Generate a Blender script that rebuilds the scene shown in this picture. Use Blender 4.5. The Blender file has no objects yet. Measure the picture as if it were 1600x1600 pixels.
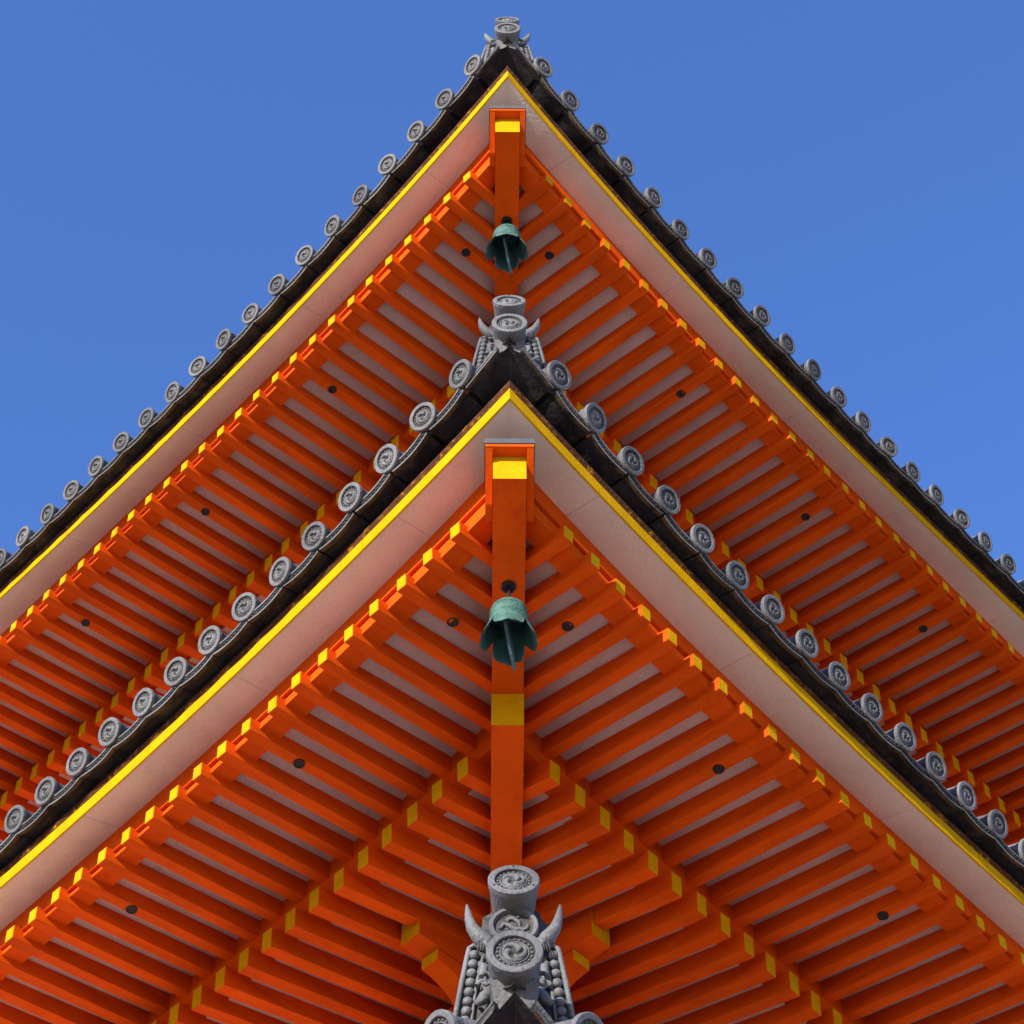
import bpy, bmesh, math, random
from mathutils import Vector, Matrix
random.seed(7)
SC = bpy.context.scene
COL = SC.collection
R2 = math.sqrt(0.5)
S = 0.2                       # one rafter spacing in metres; the layout below is in rafter spacings
EYE = 1.6                     # height of the lens above the ground

def W(p):                     # layout point -> metres
    return Vector((p[0]*S, p[1]*S, p[2]*S + EYE))

# ------------------------------------------------------------------ camera
BETA, ROLL, PITCH = 0.0094946, -0.0024465, math.radians(55)
cb, sb = math.cos(BETA), math.sin(BETA)
cam_d = bpy.data.cameras.new('camera'); cam = bpy.data.objects.new('camera', cam_d); COL.objects.link(cam)
cam_d.sensor_width = 36.0; cam_d.sensor_fit = 'HORIZONTAL'
cam_d.lens = 36.0*3622.95/1600.0
cam_d.shift_x = 7.0/1600.0
cam_d.clip_end = 5000
cam.matrix_world = (Matrix.Translation(W((-40*sb + 0.004, 40-40*cb, 0))) @ Matrix.Rotation(-BETA, 4, 'Z')
                    @ Matrix.Rotation(math.pi/2 + PITCH, 4, 'X') @ Matrix.Rotation(ROLL, 4, 'Z'))
SC.camera = cam

# ------------------------------------------------------------------ sky, sun, exposure
SUN_EL, SUN_AL = math.radians(17.5), math.radians(12.5)
hx = -R2*math.cos(SUN_AL) + R2*math.sin(SUN_AL)
hy = -R2*math.cos(SUN_AL) - R2*math.sin(SUN_AL)
sun_dir = Vector((hx*math.cos(SUN_EL), hy*math.cos(SUN_EL), math.sin(SUN_EL)))
world = bpy.data.worlds.new('World'); SC.world = world; world.use_nodes = True
nt = world.node_tree
sky = nt.nodes.new('ShaderNodeTexSky'); sky.sky_type = 'NISHITA'; sky.sun_disc = False
sky.sun_elevation = SUN_EL; sky.sun_rotation = math.atan2(hx, hy)
sky.air_density = 1.25; sky.dust_density = 0.0; sky.ozone_density = 9.3
tint = nt.nodes.new('ShaderNodeMix'); tint.data_type = 'RGBA'; tint.blend_type = 'MULTIPLY'; tint.inputs[0].default_value = 1
tint.inputs[7].default_value = (1.25, 0.93, 1.0, 1)          # the clear, slightly violet blue of that day's sky
nt.links.new(sky.outputs[0], tint.inputs[6]); nt.links.new(tint.outputs[2], nt.nodes['Background'].inputs[0])
nt.nodes['Background'].inputs[1].default_value = 0.15
sl = bpy.data.lights.new('sun', 'SUN'); sun = bpy.data.objects.new('sun', sl); COL.objects.link(sun)
sl.energy = 3.5; sl.angle = math.radians(0.5); sl.color = (1.0, 0.95, 0.88)
sun.rotation_euler = sun_dir.to_track_quat('Z', 'Y').to_euler()
sun.location = (-20, -20, 30)
SC.view_settings.view_transform = 'Standard'; SC.view_settings.look = 'None'
SC.view_settings.gamma = 1.0; SC.view_settings.use_curve_mapping = False
SC.view_settings.exposure = 1.22

# ------------------------------------------------------------------ materials
def mat(name, base, rough=0.6, var=0.12, scale=6.0, spots=None, spot_scale=14.0, spot_lo=0.62, spot_hi=0.7,
        bump=0.15, bump_scale=40.0, stretch=(1, 1, 1), spec=0.3, fine=0.0, rot=0.0, each=0.0):
    m = bpy.data.materials.new(name); m.use_nodes = True
    n = m.node_tree.nodes; L = m.node_tree.links
    b = n['Principled BSDF']; b.inputs['Roughness'].default_value = rough
    b.inputs['Specular IOR Level'].default_value = spec
    geo = n.new('ShaderNodeNewGeometry')
    mp = n.new('ShaderNodeMapping'); mp.inputs['Scale'].default_value = stretch; mp.inputs['Rotation'].default_value = (0, 0, rot); mp.vector_type = 'TEXTURE' if rot else 'POINT'
    if rot: mp.inputs['Scale'].default_value = [1/q for q in stretch]
    L.new(geo.outputs['Position'], mp.inputs['Vector'])
    n1 = n.new('ShaderNodeTexNoise'); n1.inputs['Scale'].default_value = scale; n1.inputs['Detail'].default_value = 6
    L.new(mp.outputs[0], n1.inputs['Vector'])
    r1 = n.new('ShaderNodeValToRGB')
    lo = [c*(1-var) for c in base]; hi = [min(1, c*(1+var)) for c in base]
    r1.color_ramp.elements[0].position = 0.3; r1.color_ramp.elements[0].color = (*lo, 1)
    r1.color_ramp.elements[1].position = 0.7; r1.color_ramp.elements[1].color = (*hi, 1)
    L.new(n1.outputs['Fac'], r1.inputs[0]); out = r1.outputs[0]
    if fine:
        nf = n.new('ShaderNodeTexNoise'); nf.inputs['Scale'].default_value = 160; nf.inputs['Detail'].default_value = 2
        L.new(mp.outputs[0], nf.inputs['Vector'])
        rf = n.new('ShaderNodeValToRGB')
        rf.color_ramp.elements[0].position = 0.35; rf.color_ramp.elements[0].color = (1-fine, 1-fine, 1-fine, 1)
        rf.color_ramp.elements[1].position = 0.65; rf.color_ramp.elements[1].color = (1, 1, 1, 1)
        L.new(nf.outputs['Fac'], rf.inputs[0])
        mm = n.new('ShaderNodeMix'); mm.data_type = 'RGBA'; mm.blend_type = 'MULTIPLY'; mm.inputs[0].default_value = 1
        L.new(out, mm.inputs[6]); L.new(rf.outputs[0], mm.inputs[7]); out = mm.outputs[2]
    if spots:
        n2 = n.new('ShaderNodeTexNoise'); n2.inputs['Scale'].default_value = spot_scale; n2.inputs['Detail'].default_value = 8
        n2.inputs['Roughness'].default_value = 0.65
        L.new(mp.outputs[0], n2.inputs['Vector'])
        r2 = n.new('ShaderNodeValToRGB'); r2.color_ramp.elements[0].position = spot_lo; r2.color_ramp.elements[1].position = spot_hi
        L.new(n2.outputs['Fac'], r2.inputs[0])
        mx = n.new('ShaderNodeMix'); mx.data_type = 'RGBA'
        L.new(r2.outputs[0], mx.inputs[0]); L.new(out, mx.inputs[6]); mx.inputs[7].default_value = (*spots, 1)
        out = mx.outputs[2]
    if each:                              # every tile fired a little lighter or darker
        oi = n.new('ShaderNodeObjectInfo'); mr = n.new('ShaderNodeMapRange')
        mr.inputs['To Min'].default_value = 1-each; mr.inputs['To Max'].default_value = 1+each
        L.new(oi.outputs['Random'], mr.inputs['Value'])
        hs = n.new('ShaderNodeHueSaturation'); L.new(mr.outputs[0], hs.inputs['Value']); L.new(out, hs.inputs['Color']); out = hs.outputs[0]
    L.new(out, b.inputs['Base Color'])
    if bump:
        n3 = n.new('ShaderNodeTexNoise'); n3.inputs['Scale'].default_value = bump_scale; n3.inputs['Detail'].default_value = 5
        L.new(mp.outputs[0], n3.inputs['Vector'])
        bp = n.new('ShaderNodeBump'); bp.inputs['Strength'].default_value = bump; bp.inputs['Distance'].default_value = 0.02
        L.new(n3.outputs['Fac'], bp.inputs['Height']); L.new(bp.outputs[0], b.inputs['Normal'])
    return m

M = {}
RED = dict(rough=0.7, spec=0.08, bump=0.14)
M['red'] = mat('vermilion paint', (0.67, 0.081, 0.001), var=0.12, scale=3.0, spots=(0.56, 0.055, 0.001), spot_scale=7, spot_lo=0.52, spot_hi=0.72, bump_scale=70, fine=0.08, **RED)
for nm_, an_ in (('red_left', 45), ('red_right', -45)):      # the grain runs along the rafters of each side
    M[nm_] = mat('vermilion paint on rafters', (0.67, 0.081, 0.001), var=0.16, scale=9.0, spots=(0.50, 0.048, 0.001), spot_scale=11, spot_lo=0.54, spot_hi=0.74, bump_scale=60,
                 stretch=(0.12, 1, 1), rot=math.radians(an_), fine=0.10, each=0.07, **RED)
M['yellow'] = mat('yellow ochre paint', (0.62, 0.315, 0.001), 0.75, 0.10, 9.0, spots=(0.36, 0.17, 0.004), spot_scale=38, spot_lo=0.64, spot_hi=0.72, bump=0.22, bump_scale=90, spec=0.06, fine=0.12, each=0.06)
M['ceiling'] = mat('pinkish limewash', (0.69, 0.505, 0.43), 0.85, 0.08, 3.0, spots=(0.45, 0.33, 0.28), spot_scale=9, spot_lo=0.58, spot_hi=0.80, bump=0.2, bump_scale=45, fine=0.2, spec=0.05)
M['white'] = mat('cream limewash', (0.74, 0.595, 0.465), 0.85, 0.07, 2.5, spots=(0.55, 0.45, 0.38), spot_scale=9, spot_lo=0.58, spot_hi=0.80, bump=0.2, bump_scale=45, fine=0.16, spec=0.1)
M['tile'] = mat('grey fired tile', (0.15, 0.142, 0.132), 0.62, 0.28, 7.0, spots=(0.075, 0.07, 0.06), spot_scale=34, spot_lo=0.56, spot_hi=0.68, bump=0.35, bump_scale=70, spec=0.35, fine=0.25, each=0.20)
M['relief'] = mat('darker tile relief', (0.070, 0.066, 0.06), 0.8, 0.3, 12.0, spots=(0.035, 0.033, 0.03), spot_scale=50, spot_lo=0.50, spot_hi=0.62, bump=0.25, bump_scale=110, spec=0.15, each=0.15)  # darker tile tone for sunk fields, lip bands and the roof slope
M['dark_tile'] = mat('dark tile underside', (0.028, 0.023, 0.025), 0.85, 0.45, 5.0, spots=(0.075, 0.062, 0.05), spot_scale=7, spot_lo=0.52, spot_hi=0.74, bump=0.3, bump_scale=40, spec=0.12, fine=0.3)  # near-black tile tone for pan undersides, barrel bottoms and carved lines
M['stain'] = mat('brown stained tile edge', (0.085, 0.055, 0.028), 0.8, 0.3, 8.0, spots=(0.025, 0.02, 0.018), spot_scale=10, spot_lo=0.45, spot_hi=0.6, bump=0.25, bump_scale=60, spec=0.12)
M['rust'] = mat('rusty brown batten', (0.075, 0.028, 0.012), 0.85, 0.3, 8.0, spots=(0.42, 0.16, 0.01), spot_scale=24, spot_lo=0.54, spot_hi=0.70, bump=0.5, bump_scale=60, spec=0.1)
M['metal'] = mat('grey sheet metal', (0.08, 0.078, 0.08), 0.7, 0.15, 10, bump=0.1)
M['verdigris'] = mat('verdigris bronze', (0.075, 0.17, 0.122), 0.65, 0.25, 12.0, spots=(0.022, 0.07, 0.06), spot_scale=20, spot_lo=0.48, spot_hi=0.62, bump=0.35, bump_scale=70, fine=0.25)
M['iron'] = mat('dark iron', (0.012, 0.011, 0.011), 0.6, 0.2, 10, bump=0.1)
M['plate'] = mat('blue green weathered plate', (0.05, 0.105, 0.115), 0.6, 0.25, 20.0, spots=(0.14, 0.22, 0.2), spot_scale=50, spot_lo=0.55, spot_hi=0.66, bump=0.2)
M['gravel'] = mat('pale gravel', (0.60, 0.48, 0.36), 0.9, 0.2, 3.0, bump=0.5, bump_scale=30, spec=0.1)

# ------------------------------------------------------------------ mesh helpers (layout units)
class MB:
    def __init__(s): s.v = []; s.f = []; s.m = []; s.sm = []
    def add(s, vs, fs, m=0, smooth=False):
        o = len(s.v); s.v += [tuple(v) for v in vs]
        for f in fs: s.f.append([i+o for i in f]); s.m.append(m); s.sm.append(smooth)
    def hexa(s, p, m=0, ms=None):           # p: 4 bottom + 4 top corners
        fs = [(3,2,1,0),(4,5,6,7),(0,1,5,4),(1,2,6,5),(2,3,7,6),(3,0,4,7)]
        o = len(s.v); s.v += [tuple(v) for v in p]
        for k, f in enumerate(fs):
            s.f.append([i+o for i in f]); s.m.append(ms[k] if ms else m); s.sm.append(False)
    def box(s, x0, x1, y0, y1, z0, z1, m=0):
        s.hexa([(x0,y0,z0),(x1,y0,z0),(x1,y1,z0),(x0,y1,z0),(x0,y0,z1),(x1,y0,z1),(x1,y1,z1),(x0,y1,z1)], m)
    def loft(s, rings, m=0, closed=True, cap0=False, cap1=False, smooth=False, ms=None):
        o = len(s.v); n = len(rings[0])
        for r in rings: s.v += [tuple(v) for v in r]
        q = n if closed else n-1
        for i in range(len(rings)-1):
            for j in range(q):
                a = o+i*n+j; b = o+i*n+(j+1) % n
                s.f.append([a, b, b+n, a+n]); s.m.append(ms[j] if ms else m); s.sm.append(smooth)
        if cap0: s.f.append([o+j for j in range(n)][::-1]); s.m.append(m); s.sm.append(False)
        if cap1: s.f.append([o+(len(rings)-1)*n+j for j in range(n)]); s.m.append(m); s.sm.append(False)
    def ball(s, c, r, m=0, seg=8, squash=1.0):
        rings = []
        for i in range(1, seg//2):
            ph = math.pi*i/(seg//2)
            rings.append([(c[0]+r*math.sin(ph)*math.cos(2*math.pi*j/seg), c[1]+squash*r*math.cos(ph), c[2]+r*math.sin(ph)*math.sin(2*math.pi*j/seg)) for j in range(seg)])
        o = len(s.v); s.loft(rings, m, smooth=True)
        k = len(s.v); s.v += [(c[0], c[1]+squash*r, c[2]), (c[0], c[1]-squash*r, c[2])]
        nr = len(rings)
        for j in range(seg):
            s.f.append([o+j, k, o+(j+1) % seg]); s.m.append(m); s.sm.append(True)
            s.f.append([o+(nr-1)*seg+j, o+(nr-1)*seg+(j+1) % seg, k+1]); s.m.append(m); s.sm.append(True)
    def tube(s, pts, rad, m=0, seg=10, caps=True):
        rings = []
        for i, p in enumerate(pts):
            p = Vector(p); a = Vector(pts[max(0, i-1)]); b = Vector(pts[min(len(pts)-1, i+1)])
            d = (b-a).normalized(); u = d.orthogonal().normalized() if i == 0 else (u - d*u.dot(d)).normalized()
            w = d.cross(u)
            rings.append([p + (u*math.cos(2*math.pi*j/seg)+w*math.sin(2*math.pi*j/seg))*rad[i] for j in range(seg)])
        s.loft(rings, m, cap0=caps, cap1=caps, smooth=True)
    def mesh(s, name, mats, org, world=True, arris=0.0):
        me = bpy.data.meshes.new(name)
        if world: vs = [W(v)-org for v in s.v]
        else: vs = [Vector(v)*S for v in s.v]
        me.from_pydata(vs, [], s.f)
        for mm in mats: me.materials.append(M[mm])
        me.polygons.foreach_set('material_index', s.m); me.polygons.foreach_set('use_smooth', s.sm)
        bm = bmesh.new(); bm.from_mesh(me)
        bmesh.ops.recalc_face_normals(bm, faces=bm.faces)
        if arris: bmesh.ops.bevel(bm, geom=list(bm.edges), offset=arris*S, segments=1, affect='EDGES')
        bm.to_mesh(me); bm.free()
        me.update(); return me

WORLD_POS = {}
def link(name, data, parent=None, pos=Vector((0, 0, 0)), rot=None, **props):
    o = bpy.data.objects.new(name, data); COL.objects.link(o)
    WORLD_POS[o.name] = Vector(pos)
    if parent:
        o.parent = parent; o.location = Vector(pos)-WORLD_POS[parent.name]
    else: o.location = pos
    if rot: o.rotation_euler = rot
    for k, v in props.items(): o[k] = v
    return o
def build(name, mb, mats, parent, origin, arris=0.0, **props):      # mesh given in layout coordinates
    og = W(origin)
    return link(name, mb.mesh(name, mats, og, arris=arris), parent, og, **props)
def kids(o): return [c for c in bpy.data.objects if c.parent == o]
def dup(o, pos, **props):                                # thing, its parts, their sub-parts
    c = o.copy(); COL.objects.link(c); c.location = pos
    for k, v in props.items(): c[k] = v
    for ch in kids(o):
        d = ch.copy(); COL.objects.link(d); d.parent = c
        for g in kids(ch):
            e = g.copy(); COL.objects.link(e); e.parent = d
    return c

# ------------------------------------------------------------------ projection only used to know which repeats lie in the frame
CAMI = cam.matrix_world.inverted()
def in_frame(p, mar=20):
    q = CAMI @ W(p)
    if q.z >= 0: return False
    x = 793 + 3622.95*q.x/-q.z; y = 800 - 3622.95*q.y/-q.z
    return -mar < x < 1600+mar and -mar < y < 1600+mar

# ------------------------------------------------------------------ roof layout
def cubic(c, T, dz=0.0):
    def f(t):
        u = min(t, T)/20.0
        z = c[0]+c[1]*u+c[2]*u*u+c[3]*u**3
        if t > T:
            sl = (c[1]+2*c[2]*u+3*c[3]*u*u)/20.0
            z += sl*9*(1-math.exp(-(t-T)/9))
        return z+dz
    return f
ROOFS = {
 'middle': dict(D=33.881, F=((50.1395,-5.1052,3.3596,-.9517),19.5), B=((50.3306,-6.8883,5.5804,-1.8747),17), YB=((51.195,-5.6,2.757,-.291),19.5),
     PI=((51.616,-7.04,6.261,-2.365),19), TD=((53.086,-9.619,9.744,-3.994),18.4), ay=1.0, ad=1.85, hy=.49, d=5.32, t0=2.058, ph=.15, tt=(.067,1.391), T=42,
     holes=(2,8,15), disc=(32.2,55.01)),
 'top': dict(D=36.493, F=((75.8973,-7.392,4.7026,-1.2218),27), B=((75.0861,-4.8635,1.9735,-.2992),32), YB=((77.095,-8.589,5.239,-1.175),26.5),
     PI=((77.419,-8.635,6.289,-1.951),26), TD=((78.779,-10.278,7.123,-1.902),25), ay=.95, ad=1.85, hy=.46, d=5.14, t0=2.047, ph=.113, tt=(.03,1.4496), T=52,
     holes=(2,9,16,23), disc=(34.8,81.08)),
}
lo = dict(ROOFS['middle']); lo['D'] -= 3.4; lo['dz'] = -26.76; lo['tt'] = (-.05, 1.391); lo['disc'] = (28.75, 28.05); lo['T'] = 20; lo['up'] = .12; lo['holes'] = ()
ROOFS['lowest'] = lo
SIDES = {'L': ((-R2, R2), (-R2, -R2)), 'R': ((R2, R2), (R2, -R2))}

pagoda = link('pagoda', None, None, Vector((0, 72*S, 0)), label='tall vermilion pagoda with stacked upswept roofs, yellow rafter ends and grey tiled eaves', category='pagoda')

def disc_relief(mb, r, y, mt, mr, k=16):
    """round tile face looking along -Y at depth y: rim, sunk field, bead ring, three swirling commas"""
    N = 40
    def ring(rad, yy): return [(rad*math.cos(2*math.pi*j/N), yy, rad*math.sin(2*math.pi*j/N)) for j in range(N)]
    mb.loft([ring(r, y+.10*r/.42), ring(r, y+.015), ring(r*.965, y), ring(r*.76, y), ring(r*.73, y+.012)], mt, smooth=False)
    mb.loft([ring(r*.73, y+.012), ring(r*.70, y+.062)], mr)
    o = len(mb.v); mb.add([(0, y+.062, 0)]+ring(r*.70, y+.062), [(0, 1+j, 1+(j+1) % N) for j in range(N)], mr)
    for i in range(k):
        a = 2*math.pi*i/k
        mb.ball((r*.615*math.cos(a), y+.055, r*.615*math.sin(a)), r*.055, mt, 8)
    rr = [ring(r*q, y+h) for q, h in ((.535, .062), (.52, .035), (.49, .035), (.475, .062))]
    mb.loft(rr, mt, smooth=True)
    for i in range(3):
        a0 = 2*math.pi*i/3+.3; rows = []
        for j in range(17):
            q = j/16.0
            ang = a0 + q*3.6
            rad = r*(.17+.24*min(1, q*1.7)**.8)
            w = r*(  .15*math.sqrt(max(0.0, 1-((q-.12)/.12)**2)) if q < .12 else .15*(1-(q-.12)/.88)**1.1+.008)
            w = max(w, r*.01)
            ca, sa = math.cos(ang), math.sin(ang)
            h = .05*min(1, w/(r*.07))+.006
            rows.append([((rad-w)*ca, y+.062, (rad-w)*sa), ((rad-w*.55)*ca, y+.062-h, (rad-w*.55)*sa), ((rad+w*.55)*ca, y+.062-h, (rad+w*.55)*sa), ((rad+w)*ca, y+.062, (rad+w)*sa)])
        mb.loft(rows, mt, closed=False, smooth=True)

def ring_at(r, y, zc=0.0, n=28):
    return [(r*math.cos(2*math.pi*j/n), y, zc+r*math.sin(2*math.pi*j/n)) for j in range(n)]

# round eave tile (one mesh shared by all): disc towards -Y, barrel towards +Y
mb = MB(); disc_relief(mb, .43, 0, 0, 1)
mb.loft([ring_at(.43, .10), ring_at(.37, .13), ring_at(.36, .45)], 0, smooth=True)
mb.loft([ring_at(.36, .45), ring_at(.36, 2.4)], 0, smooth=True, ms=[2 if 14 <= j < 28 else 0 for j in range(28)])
ROUND = mb.mesh('round_eave_tile', ['tile', 'relief', 'dark_tile'], None, world=False)

def pan_mesh(width):
    """hanging-lip pan tile: patterned lip towards -Y, dark hollow underside running back"""
    mb = MB(); N = 14; hw = width/2
    xs = [-hw + width*i/N for i in range(N+1)]
    def zz(x): return -.10*(1-(x/hw)**2)
    H = .25
    def row(y, h): return [(x, y, zz(x)+h) for x in xs]
    # lip front: two raised lines with sunk band between
    prof = [(.10, 0), (.0, 0), (0, .05), (.035, .065), (.035, .185), (0, .20), (0, H), (.12, H)]
    rows = [row(y, h) for y, h in prof]
    mi = [2, 0, 1, 1, 1, 0, 0]
    for i in range(len(rows)-1): mb.loft([rows[i], rows[i+1]], mi[i], closed=False)
    # leaf scrolls on the band
    for i in range(9):
        x = -hw*.8 + hw*1.6*i/8
        mb.tube([(x-.06, .03, zz(x)+.085), (x-.02, .012, zz(x)+.16), (x+.03, .012, zz(x)+.10), (x+.06, .03, zz(x)+.15)], [.012, .02, .02, .01], 1, 5)
    mb.loft([row(.10, 0), row(.15, .012)], 2, closed=False)
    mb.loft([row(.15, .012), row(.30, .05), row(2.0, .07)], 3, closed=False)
    mb.loft([row(.12, H), row(.2, .16), row(2.0, .16)], 0, closed=False)
    for sx in (0, N):
        ys = [(.0, 0), (.3, .05), (2.0, .07), (2.0, .16), (.2, .16), (0, H)]
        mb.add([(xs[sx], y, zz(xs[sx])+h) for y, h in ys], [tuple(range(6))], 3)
    return mb.mesh('pan_eave_tile', ['tile', 'relief', 'stain', 'dark_tile'], None, world=False)
PANS = {}
TILT = math.atan(.34)

def roof(kind, label):
    Q = ROOFS[kind]; D = Q['D']; dz = Q.get('dz', 0.0); T = Q['T']
    F, B, YB, PI, TD = [cubic(*Q[k], dz+(Q.get('up', 0) if k == 'TD' else 0)) for k in ('F', 'B', 'YB', 'PI', 'TD')]
    ay, ad, hy, d0 = Q['ay'], Q['ad'], Q['hy'], Q['d']; al = ad-.24
    def P(sd, t, a, z):
        e, n = SIDES[sd]; return (t*e[0]+a*n[0], D+t*e[1]+a*n[1], z)
    # ---- roof body: tiled slope of both sides with its barrel rows (seen from above only)
    mb = MB()
    def slope(i): return .34*i + .012*i*i
    for sd in 'LR':
        sec = [al-.35, al-2, al-5, al-9, al-16]
        ts = None
        for sh in (0,):
            prev = None
            st = [None]+[2.5+2.5*i for i in range(int((T-2.5)/2.5)+1)]
            rows = []
            for t in st:
                rows.append([P(sd, max(-a, t) if t is not None else -a, a, TD(min(max(-a, t if t is not None else -a), T))-.15+slope(al-a)) for a in sec])
            mb.loft(rows, 0, closed=False)
        k = 0
        while True:
            t = Q['tt'][0]+Q['tt'][1]*k; k += 1
            if t > T: break
            amin = max(-t+.3, al-15)
            if amin > al-2.4: continue
            rows = []
            for i in range(7):
                a = al-2.2 + (amin-al+2.2)*i/6
                z = TD(t)-.30+slope(al-a)
                rows.append([P(sd, t+.36*math.cos(math.pi*j/8), a, z+.36*math.sin(math.pi*j/8)) for j in range(9)])
            mb.loft(rows, 0, closed=False, smooth=True)
    body = build('roof', mb, ['relief'], pagoda, (0, D, TD(0)), label=label)

    def sweep(sd, sec, lo_t=None, step=.8, T1=None, seams=None):
        """sec: list of (a, zfun); mitred at the corner"""
        amin = min(a for a, _ in sec); start = max(-amin, .2)+.3
        T1 = T1 or T
        sts = [None]; t = start
        while t < T1: sts.append(t); t += step
        sts.append(T1)
        return [[P(sd, (-a if q is None else q), a, z(-a if q is None else q)) for a, z in sec] for q in sts]
    def board(name, sec, matname, ms=None, mats=None):
        mb = MB()
        for sd in 'LR':
            r = sweep(sd, sec); mb.loft(r, 0, cap1=True, ms=ms)
        return build(name, mb, mats or [matname], body, (0, D, PI(0)))
    # ---- pale soffit, cut into lengths with fine open joints
    mb = MB()
    sec = [(-.55, lambda t: PI(t)+.14), (-.25, lambda t: PI(t)), (ay-.012, lambda t: YB(t)+.004), (ay-.012, lambda t: YB(t)+.14)]
    for sd in 'LR':
        cuts = [None]; t = 3.2 if sd == 'L' else 2.4; rnd = random.Random(kind+sd)
        while t < T: cuts.append(t); t += 6.2+rnd.uniform(-.6, .6)
        cuts.append(T)
        for c0, c1 in zip(cuts[:-1], cuts[1:]):
            lo_ = 1.2 if c0 is None else c0
            sts = ([None] if c0 is None else [])+[lo_+(c1-.012-lo_)*i/7 for i in range(8)]
            rows = [[P(sd, (-a if q is None else q), a, z(-a if q is None else q)) for a, z in sec] for q in sts]
            mb.loft(rows, 0, cap0=c0 is not None, cap1=True)
    build('soffit_board', mb, ['white'], body, (0, D, PI(0)))
    # ---- yellow front edge, rusty batten, eave beam boards
    mb = MB()
    sec = [(ay-.012, lambda t: YB(t)-.004), (ay+.045, lambda t: YB(t)-.004), (ay+.045, lambda t: YB(t)+hy), (ay-.012, lambda t: YB(t)+hy)]
    for sd in 'LR':
        cuts = [None]; t = 4.5 if sd == 'L' else 5.6; rnd = random.Random(sd+kind)
        while t < T: cuts.append(t); t += 8.5+rnd.uniform(-2, 2)
        cuts.append(T)
        for c0, c1 in zip(cuts[:-1], cuts[1:]):
            lo_ = 1.2 if c0 is None else c0
            sts = ([None] if c0 is None else [])+[lo_+(c1-.02-lo_)*i/8 for i in range(9)]
            rows = [[P(sd, (-a if q is None else q), a, z(-a if q is None else q)) for a, z in sec] for q in sts]
            mb.loft(rows, 0, cap0=c0 is not None, cap1=True)
    build('fascia_board', mb, ['yellow'], body, (0, D, YB(0)))
    board('tile_batten', [(ay-.5, lambda t: YB(t)+hy+.003), (ay+.06, lambda t: YB(t)+hy+.003), (ay+.12, lambda t: YB(t)+hy+.12), (ay+.10, lambda t: YB(t)+hy+.24), (ay-.05, lambda t: YB(t)+hy+.36), (ay-.5, lambda t: YB(t)+hy+.42)], 'rust')
    mr = .20                                                         # flying rafter slope
    sgn = -1
    board('eave_batten', [(-.22, lambda t: PI(t)+.12), (-.22, lambda t: YB(t)-.42), (-.75, lambda t: YB(t)-.32), (-.75, lambda t: PI(t)+.12)], 'red')
    board('eave_plank', [(-.34, lambda t: YB(t)-.435), (-.34, lambda t: F(t)+.03), (-1.05, lambda t: F(t)+.17), (-1.05, lambda t: YB(t)-.335)], 'red')
    if kind == 'lowest':
        pass
    # ---- flying rafters and base rafters
    def rafter(mb, sd, t, a0, a1, w, zt0, h0, ms_, mt, hend):
        h1 = hend
        z0 = zt0; z1 = zt0+ms_*(a0-a1)
        tilt = .05*h0; j = jit.uniform(-.03, .03); a0 += j; t += jit.uniform(-.012, .012); zt0 += jit.uniform(-.012, .012); w *= jit.uniform(.97, 1.03); z0 = zt0; z1 = zt0+ms_*(a0-a1)
        q = []
        for (a, zt, h, dd) in ((a0, z0, h0, 1), (a1, z1, h1, 0)):
            q.append([(t-w/2, a-dd*tilt, zt-h), (t+w/2, a-dd*tilt, zt-h), (t+w/2, a, zt), (t-w/2, a, zt)])
        pts = [P(sd, *v) for v in q[0]+q[1]]
        ms = [1, 0, 0, 0, 0, 0]
        mb.hexa(pts, 0, ms)
    RS = {'L': 'red_left', 'R': 'red_right'}
    jit = random.Random(kind+'rafters')
    fr_out, br_out = MB(), MB()
    if kind != 'lowest':
        for sd in 'LR':
            k = 0
            while True:
                t = Q['t0']+k+(Q['ph'] if sd == 'R' else 0)
                if t > T-.5: break
                dend = min(t-.40, d0+1.3)
                zt = F(t)+.24
                mb = MB()
                hend = .48+.20*min(1, dend/d0)
                tgt = mb if in_frame(P(sd, t, 0, F(t))) else fr_out
                rafter(tgt, sd, t, 0, -dend, .36, zt, .48, mr, None, hend)
                if tgt is mb:
                    ro = build('flying_rafter', mb, [RS[sd], 'yellow'], body, P(sd, t, 0, F(t)), arris=.014)
                # base rafter underneath
                if t > d0+1.2:
                    dl_ = min(t-.40, d0+12.0)
                    mb = MB(); tgt = mb if in_frame(P(sd, t, -d0, B(t))) else br_out
                    rafter(tgt, sd, t, -d0, -dl_, .42, B(t)+.37, .74, .26, None, .74)
                    if tgt is mb: build('base_rafter', mb, [RS[sd], 'yellow'], body, P(sd, t, -d0, B(t)), arris=.014)
                k += 1
        if fr_out.v: build('flying_rafter', fr_out, ['red', 'yellow'], body, P('L', T, 0, F(T)), kind='stuff')
        if br_out.v: build('base_rafter', br_out, ['red', 'yellow'], body, P('L', T, -d0, B(T)), kind='stuff')
        # sockets under a few flying rafters
        for sd in 'LR':
            for k in Q['holes']:
                t = Q['t0']+k+(Q['ph'] if sd == 'R' else 0); d = 1.95
                h = .48+.20*d/d0; z = F(t)+.24+mr*d-h
                c = P(sd, t, -d, z); mb = MB()
                ring = lambda r, zz: [(c[0]+r*math.cos(2*math.pi*j/20), c[1]+r*math.sin(2*math.pi*j/20), c[2]+zz) for j in range(20)]
                mb.loft([ring(.165, .05), ring(.165, -.035), ring(.12, -.035), ring(.10, -.012), ring(.0001, -.012)], 0)
                build('lamp_socket', mb, ['iron'], body, c)
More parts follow.
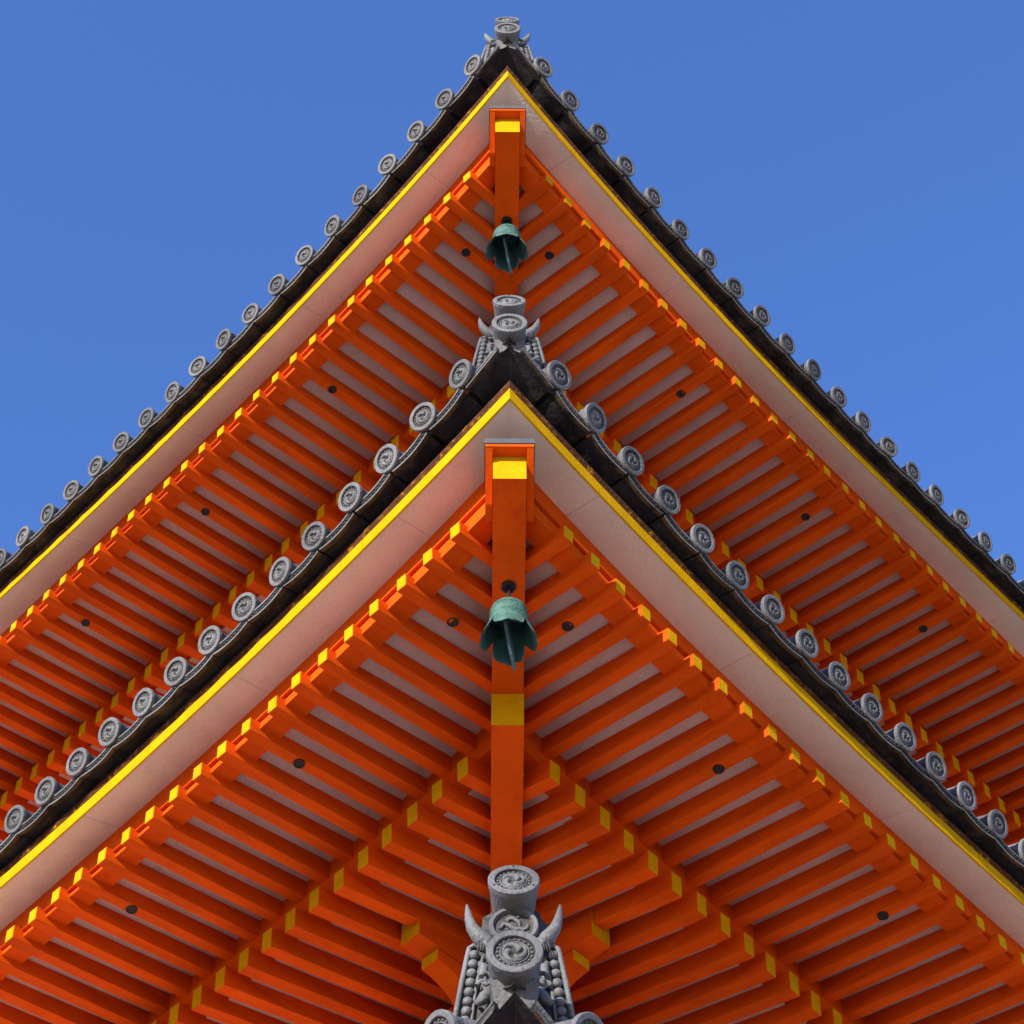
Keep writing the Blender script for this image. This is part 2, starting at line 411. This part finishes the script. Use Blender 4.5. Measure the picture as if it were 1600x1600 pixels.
    # ---- boarded ceilings and the beam the flying rafters rest on
    if kind != 'lowest':
        board('upper_ceiling', [(-.9, lambda t: F(t)+.24+mr*.9-.008), (-d0-1.0, lambda t: F(t)+.24+mr*(d0+1.0)-.008), (-d0-1.0, lambda t: F(t)+.36+mr*(d0+1.0)), (-.9, lambda t: F(t)+.36+mr*.9)], 'ceiling')
        board('rafter_beam', [(-d0-.35, lambda t: B(t)+.365), (-d0-1.35, lambda t: B(t)+.365+.26), (-d0-1.35, lambda t: F(t)+.3+mr*(d0+1.3)), (-d0-.35, lambda t: F(t)+.3+mr*(d0+.35))], 'red')
        board('lower_ceiling', [(-d0-1.0, lambda t: B(t)+.13+.26*1.0), (-d0-12.2, lambda t: B(t)+.13+.26*12.2), (-d0-12.2, lambda t: B(t)+.5+.26*12.2), (-d0-1.0, lambda t: B(t)+.5+.26*1.0)], 'ceiling')
    # ---- hip rafter: upper member, lower member, hood with metal sheet
    zb = F(0)-.74; Y0 = D-.40; Y1 = D+7.0; hw = .435; zs = zb-.08
    mb = MB()
    bot = lambda y: zb+(zs-zb)*(y-Y0)/(Y1-Y0)
    mb.hexa([(-hw, Y0+.06, bot(Y0)), (hw, Y0+.06, bot(Y0)), (hw, Y1+3, bot(Y1)), (-hw, Y1+3, bot(Y1)), (-hw, Y0, bot(Y0)+.93), (hw, Y0, bot(Y0)+.93), (hw, Y1+3, bot(Y1)+2.6), (-hw, Y1+3, bot(Y1)+2.6)], 0, [0, 0, 1, 0, 0, 0])
    hipr = build('hip_rafter', mb, ['red', 'yellow'], body, (0, Y0, zb+.5))
    if kind != 'lowest':
        Ys = Y1-.25; z1 = bot(Ys); z0 = z1-1.27; L2 = 14
        mb = MB()
        mb.hexa([(-hw-.01, Ys+.05, z0), (hw+.01, Ys+.05, z0), (hw+.01, Ys+L2, z0+.05*L2), (-hw-.01, Ys+L2, z0+.05*L2), (-hw-.01, Ys, z1-.003), (hw+.01, Ys, z1-.003), (hw+.01, Ys+L2, z1+.2*L2), (-hw-.01, Ys+L2, z1+.2*L2)], 0, [0, 0, 1, 0, 0, 0])
        build('lower_hip_rafter', mb, ['red', 'yellow'], body, (0, Ys, z0))
    mb = MB(); Yh = Y0-.36; ow = .63; iw = hw+.012
    ztop = zb+.87
    for sx in (-1, 1):
        x0, x1 = sorted((sx*ow, sx*iw))
        mb.hexa([(x0, Yh+1.3, zb+.10), (x1, Yh+1.3, zb+.10), (x1, Yh+1.85, zb+.12), (x0, Yh+1.85, zb+.12), (x0, Yh+.02, ztop), (x1, Yh+.02, ztop), (x1, Yh+1.85, ztop+.25), (x0, Yh+1.85, ztop+.25)])
    mb.hexa([(-ow-.004, Yh, ztop+.003), (ow+.004, Yh, ztop+.003), (ow+.004, Yh+1.8, ztop+.255), (-ow-.004, Yh+1.8, ztop+.255), (-ow-.004, Yh-.01, ztop+.10), (ow+.004, Yh-.01, ztop+.10), (ow+.004, Yh+1.8, ztop+.36), (-ow-.004, Yh+1.8, ztop+.36)])
    mb.hexa([(-ow-.03, Yh-.04, ztop+.103), (ow+.03, Yh-.04, ztop+.103), (ow+.03, Yh+1.8, ztop+.365), (-ow-.03, Yh+1.8, ztop+.365), (-ow-.03, Yh-.05, ztop+.30), (ow+.03, Yh-.05, ztop+.30), (ow+.03, Yh+1.8, ztop+.5), (-ow-.03, Yh+1.8, ztop+.5)], 1)
    build('hip_hood', mb, ['red', 'metal'], body, (0, Yh, ztop))
    if kind != 'lowest':
        # eave purlins crossing at the corner, with bracket arms under them
        dp = 12.3
        for sd in 'LR':
            other = 'R' if sd == 'L' else 'L'
            e, n = SIDES[other]
            def G(u, w, z):           # u: along the purlin of the other side (positive = past the crossing, outwards on this side), w: across
                return (-u*e[0]+w*n[0], D+dp*math.sqrt(2)-u*e[1]+w*n[1], z)
            zp = B(12)-.37+.26*(dp-d0)-1.5
            mb = MB()
            mb.hexa([G(3.9, -.38, zp), G(3.9, .38, zp), G(-26, .38, zp), G(-26, -.38, zp), G(3.9, -.38, zp+.95), G(3.9, .38, zp+.95), G(-26, .38, zp+.95), G(-26, -.38, zp+.95)], 0, [0, 0, 1, 0, 0, 0])
            build('eave_purlin', mb, ['red', 'yellow'], body, G(3.9, 0, zp))
            mb = MB()
            prof = [(3.1, -.02), (3.1, -.42)]
            for j in range(1, 8):
                a = math.pi/2*j/7
                prof.append((3.1-1.5*(math.sin(a)), -.42-1.0*(1-math.cos(a))))
            prof += [(-4, -1.42), (-4, -.02)]
            n_ = len(prof)
            va = [G(u, -.33, zp+z) for u, z in prof]; vb = [G(u, .33, zp+z) for u, z in prof]
            mb.add(va+vb, [tuple(range(n_)), tuple(range(2*n_-1, n_-1, -1))], 0)
            for j in range(n_):
                mb.add([va[j], va[(j+1) % n_], vb[(j+1) % n_], vb[j]], [(0, 1, 2, 3)], 1 if j == 0 else 0)
            build('bracket_arm', mb, ['red', 'yellow'], body, G(3.1, 0, zp))
            mb = MB(); z2 = zp-1.45
            mb.hexa([G(1.75, -.95, z2-.75), G(1.75, .95, z2-.75), G(-4, .95, z2-.75), G(-4, -.95, z2-.75), G(1.75, -.95, z2), G(1.75, .95, z2), G(-4, .95, z2), G(-4, -.95, z2)], 0, [0, 0, 1, 0, 0, 0])
            build('bracket_block', mb, ['red', 'yellow'], body, G(1.75, 0, z2))
    # ---- eave tiles
    ro_out, pa_out = [], []
    key = Q['tt'][1]
    if key not in PANS: PANS[key] = pan_mesh(key-.008)
    for sd in 'LR':
        ang = -math.pi/4 if sd == 'L' else math.pi/4
        k = 0; rnd = random.Random(kind+sd+'t')
        while True:
            t = Q['tt'][0]+Q['tt'][1]*k+(.02 if sd == 'R' else 0)
            if t > T-1: break
            c = P(sd, t+rnd.uniform(-.025, .025), ad+rnd.uniform(-.03, .03), TD(t)+rnd.uniform(-.02, .02))
            dt = (TD(t+.2)-TD(t-.2))/.4
            rot = (TILT+rnd.uniform(-.05, .05), rnd.uniform(-.3, .3), ang+rnd.uniform(-.05, .05))
            seen = in_frame(c, 30)
            if seen: link('round_eave_tile', ROUND, body, W(c), rot)
            else: ro_out.append(Matrix.Translation(W(c)) @ Matrix.Rotation(rot[2], 4, 'Z') @ Matrix.Rotation(rot[1], 4, 'Y') @ Matrix.Rotation(rot[0], 4, 'X'))
            tm = t+Q['tt'][1]/2
            c = P(sd, tm, al, TD(tm)-.48)
            sl_ = (TD(tm+.5)-TD(tm-.5))*(1 if sd == 'R' else -1)
            rm = Matrix.Rotation(ang, 4, 'Z') @ Matrix.Rotation(-math.atan(sl_), 4, 'Y') @ Matrix.Rotation(TILT+rnd.uniform(-.03, .03), 4, 'X')
            if in_frame(c, 60):
                o = link('pan_eave_tile', PANS[key], body, W(c)); o.matrix_basis = Matrix.Translation(o.location) @ rm
            else: pa_out.append(Matrix.Translation(W(c)) @ rm)
            k += 1
        # corner pan, mitred on the hip
        mb = MB(); t1 = Q['tt'][0]-.02
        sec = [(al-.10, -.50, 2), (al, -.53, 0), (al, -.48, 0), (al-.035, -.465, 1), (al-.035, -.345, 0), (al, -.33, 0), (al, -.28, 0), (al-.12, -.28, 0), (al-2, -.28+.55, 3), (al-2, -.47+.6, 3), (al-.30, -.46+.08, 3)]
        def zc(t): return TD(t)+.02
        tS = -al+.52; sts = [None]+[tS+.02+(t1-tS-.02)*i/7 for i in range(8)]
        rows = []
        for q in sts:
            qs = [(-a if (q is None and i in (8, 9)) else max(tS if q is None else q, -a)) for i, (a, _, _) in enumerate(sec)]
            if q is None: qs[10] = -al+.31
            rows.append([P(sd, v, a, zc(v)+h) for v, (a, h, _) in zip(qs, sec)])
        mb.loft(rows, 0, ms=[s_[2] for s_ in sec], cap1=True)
        build('corner_pan_tile', mb, ['tile', 'relief', 'stain', 'dark_tile'], body, P(sd, t1, al, TD(t1)))
    for nm, src, lst in (('round_eave_tile', ROUND, ro_out), ('pan_eave_tile', PANS[key], pa_out)):
        if not lst: continue
        bm = bmesh.new(); og = W((0, D, TD(0)))
        for mx in lst:
            n0 = len(bm.verts); bm.from_mesh(src); bm.verts.ensure_lookup_table()
            for v in bm.verts[n0:]: v.co = (mx @ v.co)-og
        me = bpy.data.meshes.new(nm+'_row'); bm.to_mesh(me); bm.free()
        for mm in src.materials: me.materials.append(mm)
        link(nm, me, body, og, kind='stuff')
    # ---- ridge running up the hip behind the ornament
    Yd, zd = Q['disc']; mb = MB()
    rows = []
    for i in range(10):
        y = Yd+1.9+i*1.6; a = (y-Yd-1.9)
        z = zd-.6+.30*a+.006*a*a
        rows.append([(x, y, z+h) for x, h in ((-.55, -.75), (-.5, .9), (-.36, 1.05), (-.25, 1.3), (0, 1.4), (.25, 1.3), (.36, 1.05), (.5, .9), (.55, -.75))])
    mb.loft(rows, 0, closed=False, cap0=True, cap1=True)
    build('hip_ridge', mb, ['tile'], body, (0, Yd+2, zd))
    return body

# ------------------------------------------------------------------ ground
mb = MB(); g = 12000
mb.add([(-g, -g, -EYE/S), (g, -g, -EYE/S), (g, g, -EYE/S), (-g, g, -EYE/S)], [(0, 1, 2, 3)])
build('ground', mb, ['gravel'], None, (0, 0, -EYE/S), kind='structure')

roof('lowest', 'lowest visible roof, only its corner tiles in the frame')
roof('middle', 'middle roof, its upswept corner in front of the upper eave')
roof('top', 'topmost roof, its upswept corner against the blue sky')

# ------------------------------------------------------------------ storey walls (white panels between vermilion posts and beams)
def storey(z0, z1, corner_y, n=7, w=46.0):
    mb = MB()
    for sd in 'LR':
        e, n_ = SIDES[sd]
        def V(u, a, z): return (u*e[0]+a*n_[0], corner_y+u*e[1]+a*n_[1], z)
        def bx(u0, u1, a0, a1, za, zb_, m):
            mb.hexa([V(u0, a0, za), V(u1, a0, za), V(u1, a1, za), V(u0, a1, za), V(u0, a0, zb_), V(u1, a0, zb_), V(u1, a1, zb_), V(u0, a1, zb_)], m)
        bx(.3, w, -.5, 0, z0, z1, 1)
        for i in range(1, n+1): bx(w*i/n-.7, w*i/n+.7, .003, .35, z0, z1, 0)
        for zz in (z0+.2, (z0+z1)/2, z1-1.6): bx(.8, w, .006, .5, zz, zz+1.2, 0)
    mb.box(-.8, .8, corner_y-.8, corner_y+.8, z0, z1, 0)
    build('storey_wall', mb, ['red', 'white'], pagoda, (0, corner_y, z0))
storey(-EYE/S+.02, 24.6, 52.5)
storey(24.7, 51.2, 55.0)
storey(51.3, 76.0, 57.5)

# ------------------------------------------------------------------ ridge-end ornaments (demon tiles)
def ornament(pos, label):
    root = link('ridge_ornament', None, None, W(pos), label=label, category='roof ornament', group='horned ridge-end ornaments on the hip corners')
    def part(name, mb, mats): return link(name, mb.mesh(name, mats, None, world=False), root, W(pos))
    # lower round cap with its carved cup
    mb = MB(); disc_relief(mb, .49, 0, 0, 1, 20)
    N = 28
    rings = []
    for y, r, dr in ((.116, .49, 0), (.22, .455, .0), (.6, .44, .05), (1.0, .43, .22), (1.35, .40, .30)):
        rings.append([(r*math.cos(2*math.pi*j/N), y, r*math.sin(2*math.pi*j/N)*(1+(dr if math.sin(2*math.pi*j/N) < 0 else 0))) for j in range(N)])
    mb.loft(rings, 0, smooth=True)
    def under(x, y): return -.44*(1.06)*math.sqrt(max(0, 1-(x/.47)**2))-.05
    for off, wd in ((0, .035), (.16, .022)):
        pts = []
        for i in range(13):
            x = -.30+.60*i/12; y = .30+off+ (.16-.16*math.cos(x/.30*math.pi))*.6 - (.10 if abs(x) < .03 else 0)
            pts.append((x, y, under(x, y)))
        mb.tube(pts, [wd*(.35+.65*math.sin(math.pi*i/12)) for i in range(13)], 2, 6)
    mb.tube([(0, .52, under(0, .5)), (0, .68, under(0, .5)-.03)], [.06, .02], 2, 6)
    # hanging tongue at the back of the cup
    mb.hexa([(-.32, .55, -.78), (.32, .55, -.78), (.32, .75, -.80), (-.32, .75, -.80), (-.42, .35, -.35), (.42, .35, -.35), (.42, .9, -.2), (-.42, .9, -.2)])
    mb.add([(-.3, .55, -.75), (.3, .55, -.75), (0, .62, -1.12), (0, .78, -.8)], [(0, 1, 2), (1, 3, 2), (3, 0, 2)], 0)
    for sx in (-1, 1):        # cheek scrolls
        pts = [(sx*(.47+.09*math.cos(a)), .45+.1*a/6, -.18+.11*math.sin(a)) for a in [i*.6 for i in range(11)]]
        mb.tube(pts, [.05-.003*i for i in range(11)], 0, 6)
    part('round_cap', mb, ['tile', 'relief', 'dark_tile'])
    # flared cap rising above
    mb = MB(); disc_relief(mb, .47, 0, 0, 1, 20)
    mb.loft([ring_at(.47, .11), ring_at(.43, .3), ring_at(.385, .7), ring_at(.365, 1.2), ring_at(.36, 2.6)], 0, smooth=True)
    for i in range(3):
        a = math.pi/2+2*math.pi*i/3; mb.ball((.41*math.cos(a), 0, .41*math.sin(a)), .022, 2, 8)
    o = part('flared_cap', mb, ['tile', 'relief', 'dark_tile']); o.location = Vector((0, .72, 2.48))*S; o.rotation_euler = (-math.radians(11), 0, 0)
    # face plate with two legs, raised rim and bead columns
    def outline(k):
        pts = []
        for i in range(15):
            a = math.radians(200-220*i/14); j = 1+(.05*math.sin(i*2.7) if 1 < i < 13 else 0)
            pts.append((.60*j*math.cos(a), 1.86+.62*j*math.sin(a)))
        right = [(.62, 1.5), (.70, 1.46), (.80, 1.34), (.84, 1.1), (.93, .5), (1.06, -.55), (.55, -.62), (.30, .4)]
        left = [(-x, z) for x, z in reversed(right)]
        return pts + right + left
    ol = outline(1); mb = MB(); n = len(ol)
    for y0, y1, sc in ((1.38, 1.72, 1.0),):
        va = [(x, y0, z) for x, z in ol]; vb = [(x, y1, z) for x, z in ol]
        mb.add(va, [tuple(range(n))], 1); mb.add(vb, [tuple(range(n))][::-1], 0)
        for j in range(n): mb.add([va[j], va[(j+1) % n], vb[(j+1) % n], vb[j]], [(0, 1, 2, 3)], 0)
    for sx in (-1, 1):
        rim = [(sx*.60, 1.33, 1.36), (sx*.70, 1.33, 1.42), (sx*.79, 1.33, 1.34), (sx*.83, 1.33, 1.1), (sx*.915, 1.33, .5), (sx*1.045, 1.33, -.55)]
        mb.tube(rim, [.05]*6, 0, 8)
        rim2 = [(sx*.54, 1.34, 1.15), (sx*.60, 1.34, .9), (sx*.66, 1.34, .4), (sx*.74, 1.34, -.5)]
        mb.tube(rim2, [.035]*4, 0, 6)
        for i in range(8):
            z = 1.17-.222*i; x = .70+.155*(1.17-z)/1.7*1.0
            mb.ball((sx*x, 1.33, z), .098, 0, 12)
        # scroll, lobes and leaf beside the cup
        pts = [(sx*(.50+(.15-.012*i)*math.cos(i*.62)), 1.24, .35+(.15-.012*i)*math.sin(i*.62)) for i in range(11)]
        mb.tube(pts, [.055-.003*i for i in range(11)], 0, 6)
        mb.ball((sx*.50, 1.24, .36), .075, 0, 10)
        mb.tube([(sx*.60, 1.3, .95), (sx*.52, 1.2, .75), (sx*.56, 1.2, .55), (sx*.46, 1.22, .35)], [.05, .09, .07, .03], 0, 7)
        mb.tube([(sx*.44, 1.2, .16), (sx*.52, 1.15, -.02), (sx*.62, 1.2, -.08), (sx*.66, 1.28, .02)], [.10, .12, .07, .03], 0, 8)
        mb.tube([(sx*.42, 1.18, 1.1), (sx*.50, 1.14, 1.3), (sx*.40, 1.16, 1.42)], [.06, .08, .04], 0, 7)
        for i in range(4):
            mb.tube([(sx*(.46+.05*i), 1.12, 1.38-.02*i), (sx*(.50+.05*i), 1.10, 1.10-.03*i)], [.02, .012], 1, 5)
    part('face_plate', mb, ['tile', 'relief', 'dark_tile'])
    # medallion with scrolled relief
    mb = MB(); N = 32; c = (0, 1.65)
    R = lambda r, y: [(c[0]+r*math.cos(2*math.pi*j/N), y, c[1]+r*math.sin(2*math.pi*j/N)) for j in range(N)]
    mb.loft([R(.45, 1.42), R(.45, 1.06), R(.43, 1.03), R(.37, 1.03), R(.345, 1.11)], 0)
    mb.add(R(.345, 1.11)+[(0, 1.11, 1.65)], [(j, (j+1) % N, N) for j in range(N)], 1)
    for pts, w in (([(-.26, 1.72), (-.2, 1.86), (-.08, 1.82), (.0, 1.72), (.14, 1.74), (.2, 1.62)], .06), ([(.12, 1.76), (.1, 1.92), (-.02, 2.02), (-.14, 1.98), (-.1, 1.9)], .05),
                   ([(-.02, 1.7), (-.1, 1.6), (-.2, 1.62)], .045), ([(.16, 1.7), (.26, 1.76), (.28, 1.86)], .04), ([(.05, 2.04), (.14, 2.08)], .035)):
        mb.tube([(x*.92, 1.09, (z-1.8)*.92+1.65) for x, z in pts], [w*(1-.5*abs(2*i/(len(pts)-1)-1)) for i in range(len(pts))], 0, 7)
    part('medallion', mb, ['tile', 'relief'])
    for sx in (-1, 1):
        mb = MB()
        path = [(.36, 1.36, 1.40), (.50, 1.28, 1.44), (.64, 1.22, 1.54), (.745, 1.20, 1.72), (.80, 1.20, 1.93), (.825, 1.22, 2.12), (.845, 1.25, 2.34)]
        mb.tube([(sx*x, y, z) for x, y, z in path], [.185, .165, .14, .112, .084, .058, .024], 0, 14)
        part('horn', mb, ['tile'])
    return root
orn = ornament((0, 28.75, 28.05), 'large grey horned ornament at the bottom edge, its beaded side fins and medallion in view')
dup(orn, W((0, 32.2, 55.06)), label='grey horned ornament on the middle roof corner, standing before the orange rafters')
dup(orn, W((0, 34.8, 81.2)), label='small grey horned ornament on the highest roof tip, outlined against blue sky')

# ------------------------------------------------------------------ wind bells
def bell(pos, label):
    root = link('wind_bell', None, None, W(pos), label=label, category='bell', group='green bronze wind bells under the hip rafters')
    def part(name, mb, mats): return link(name, mb.mesh(name, mats, None, world=False), root, W(pos))
    mb = MB(); N = 64
    def prof(ang):
        lobe = abs(math.cos(2*ang))            # four petals
        return lobe
    rings_o, rings_i = [], []
    DZ = -.40
    H = [(0.03, -.50), (.22, -.51), (.38, -.56), (.465, -.66), (.49, -.80), (.495, -.98), (.50, -1.12), (.525, -1.28), (.57, -1.42)]
    for r, z in H: rings_o.append([(r*math.cos(2*math.pi*j/N), r*math.sin(2*math.pi*j/N), z+DZ) for j in range(N)])
    for q in (.2, .4, .6, .8, 1.0):
        row = []
        for j in range(N):
            a = 2*math.pi*j/N; l = abs(math.cos(2*a)); l = min(1, l/.55)**.7
            jag = .035*math.sin(9*a)+.025*math.sin(17*a+1)
            dz = q*(.02+.52*l+jag); row.append(((.57+.33*dz)*math.cos(a), (.57+.33*dz)*math.sin(a), -1.42-dz+DZ))
        rings_o.append(row)
    th = .045
    rings = rings_o + [[((math.hypot(x, y)-th)*math.cos(math.atan2(y, x)), (math.hypot(x, y)-th)*math.sin(math.atan2(y, x)), z+.01) for x, y, z in r] for r in reversed(rings_o[1:])]
    nO = len(rings_o)
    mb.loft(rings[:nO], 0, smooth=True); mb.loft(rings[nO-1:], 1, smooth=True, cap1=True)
    for z, r in ((-.80+DZ, .492), (-1.12+DZ, .502)):
        mb.loft([[((r+dr)*math.cos(2*math.pi*j/N), (r+dr)*math.sin(2*math.pi*j/N), z+h) for j in range(N)] for dr, h in ((-.005, .03), (.015, .015), (.015, -.015), (-.005, -.03))], 0, smooth=True)
    part('bell_body', mb, ['verdigris', 'inner'])
    mb = MB()
    mb.tube([(0, 0, .12), (0, 0, -.96)], [.05, .05], 0, 10)
    ring = lambda r, z: [(r*math.cos(2*math.pi*j/24), r*math.sin(2*math.pi*j/24), z) for j in range(24)]
    mb.loft([ring(.20, .05), ring(.20, -.04), ring(.14, -.05), ring(.12, -.02), ring(.001, -.02)], 0)
    part('hanger_rod', mb, ['iron'])
    mb = MB()
    for a in (.6, .6+math.pi/2):
        dx, dy = math.cos(a)*.44, math.sin(a)*.44
        mb.tube([(-dx, -dy, -1.32), (0, 0, -1.36), (dx, dy, -1.32)], [.025, .035, .025], 0, 6)
    mb.tube([(0, 0, -.9), (0, 0, -1.6)], [.02, .02], 0, 6)
    part('cross_bar', mb, ['plate'])
    mb = MB()       # swinging plate, seen nearly edge on
    ol = [(-.40, -1.62), (-.1, -1.50), (.2, -1.55), (.5, -1.8), (.74, -2.1), (.80, -2.35), (.66, -2.4), (.3, -2.25), (-.1, -2.0), (-.38, -1.75)]
    n = len(ol); ca, sa = math.cos(math.radians(72)), math.sin(math.radians(72))
    def pp(u, z, w): return (-.02+u*.24-w*.97, u*.97+w*.24, z)
    va = [pp(u, z-.25, -.035) for u, z in ol]; vb = [pp(u, z-.25, .035) for u, z in ol]
    mb.add(va+vb, [tuple(range(n)), tuple(range(2*n-1, n-1, -1))]+[(j, (j+1) % n, n+(j+1) % n, n+j) for j in range(n)], 0)
    part('swing_plate', mb, ['plate'])
    return root
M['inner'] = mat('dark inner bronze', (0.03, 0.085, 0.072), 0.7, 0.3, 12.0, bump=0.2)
zl = 50.1395-.74-.03
b0 = bell((0.0, 33.881+3.1, zl-.02), 'large green bronze wind bell hanging under the middle roof corner')
dup(b0, W((0.0, 36.493+3.2, 75.8973-.74-.04)), label='small green bronze wind bell hanging under the topmost roof corner')
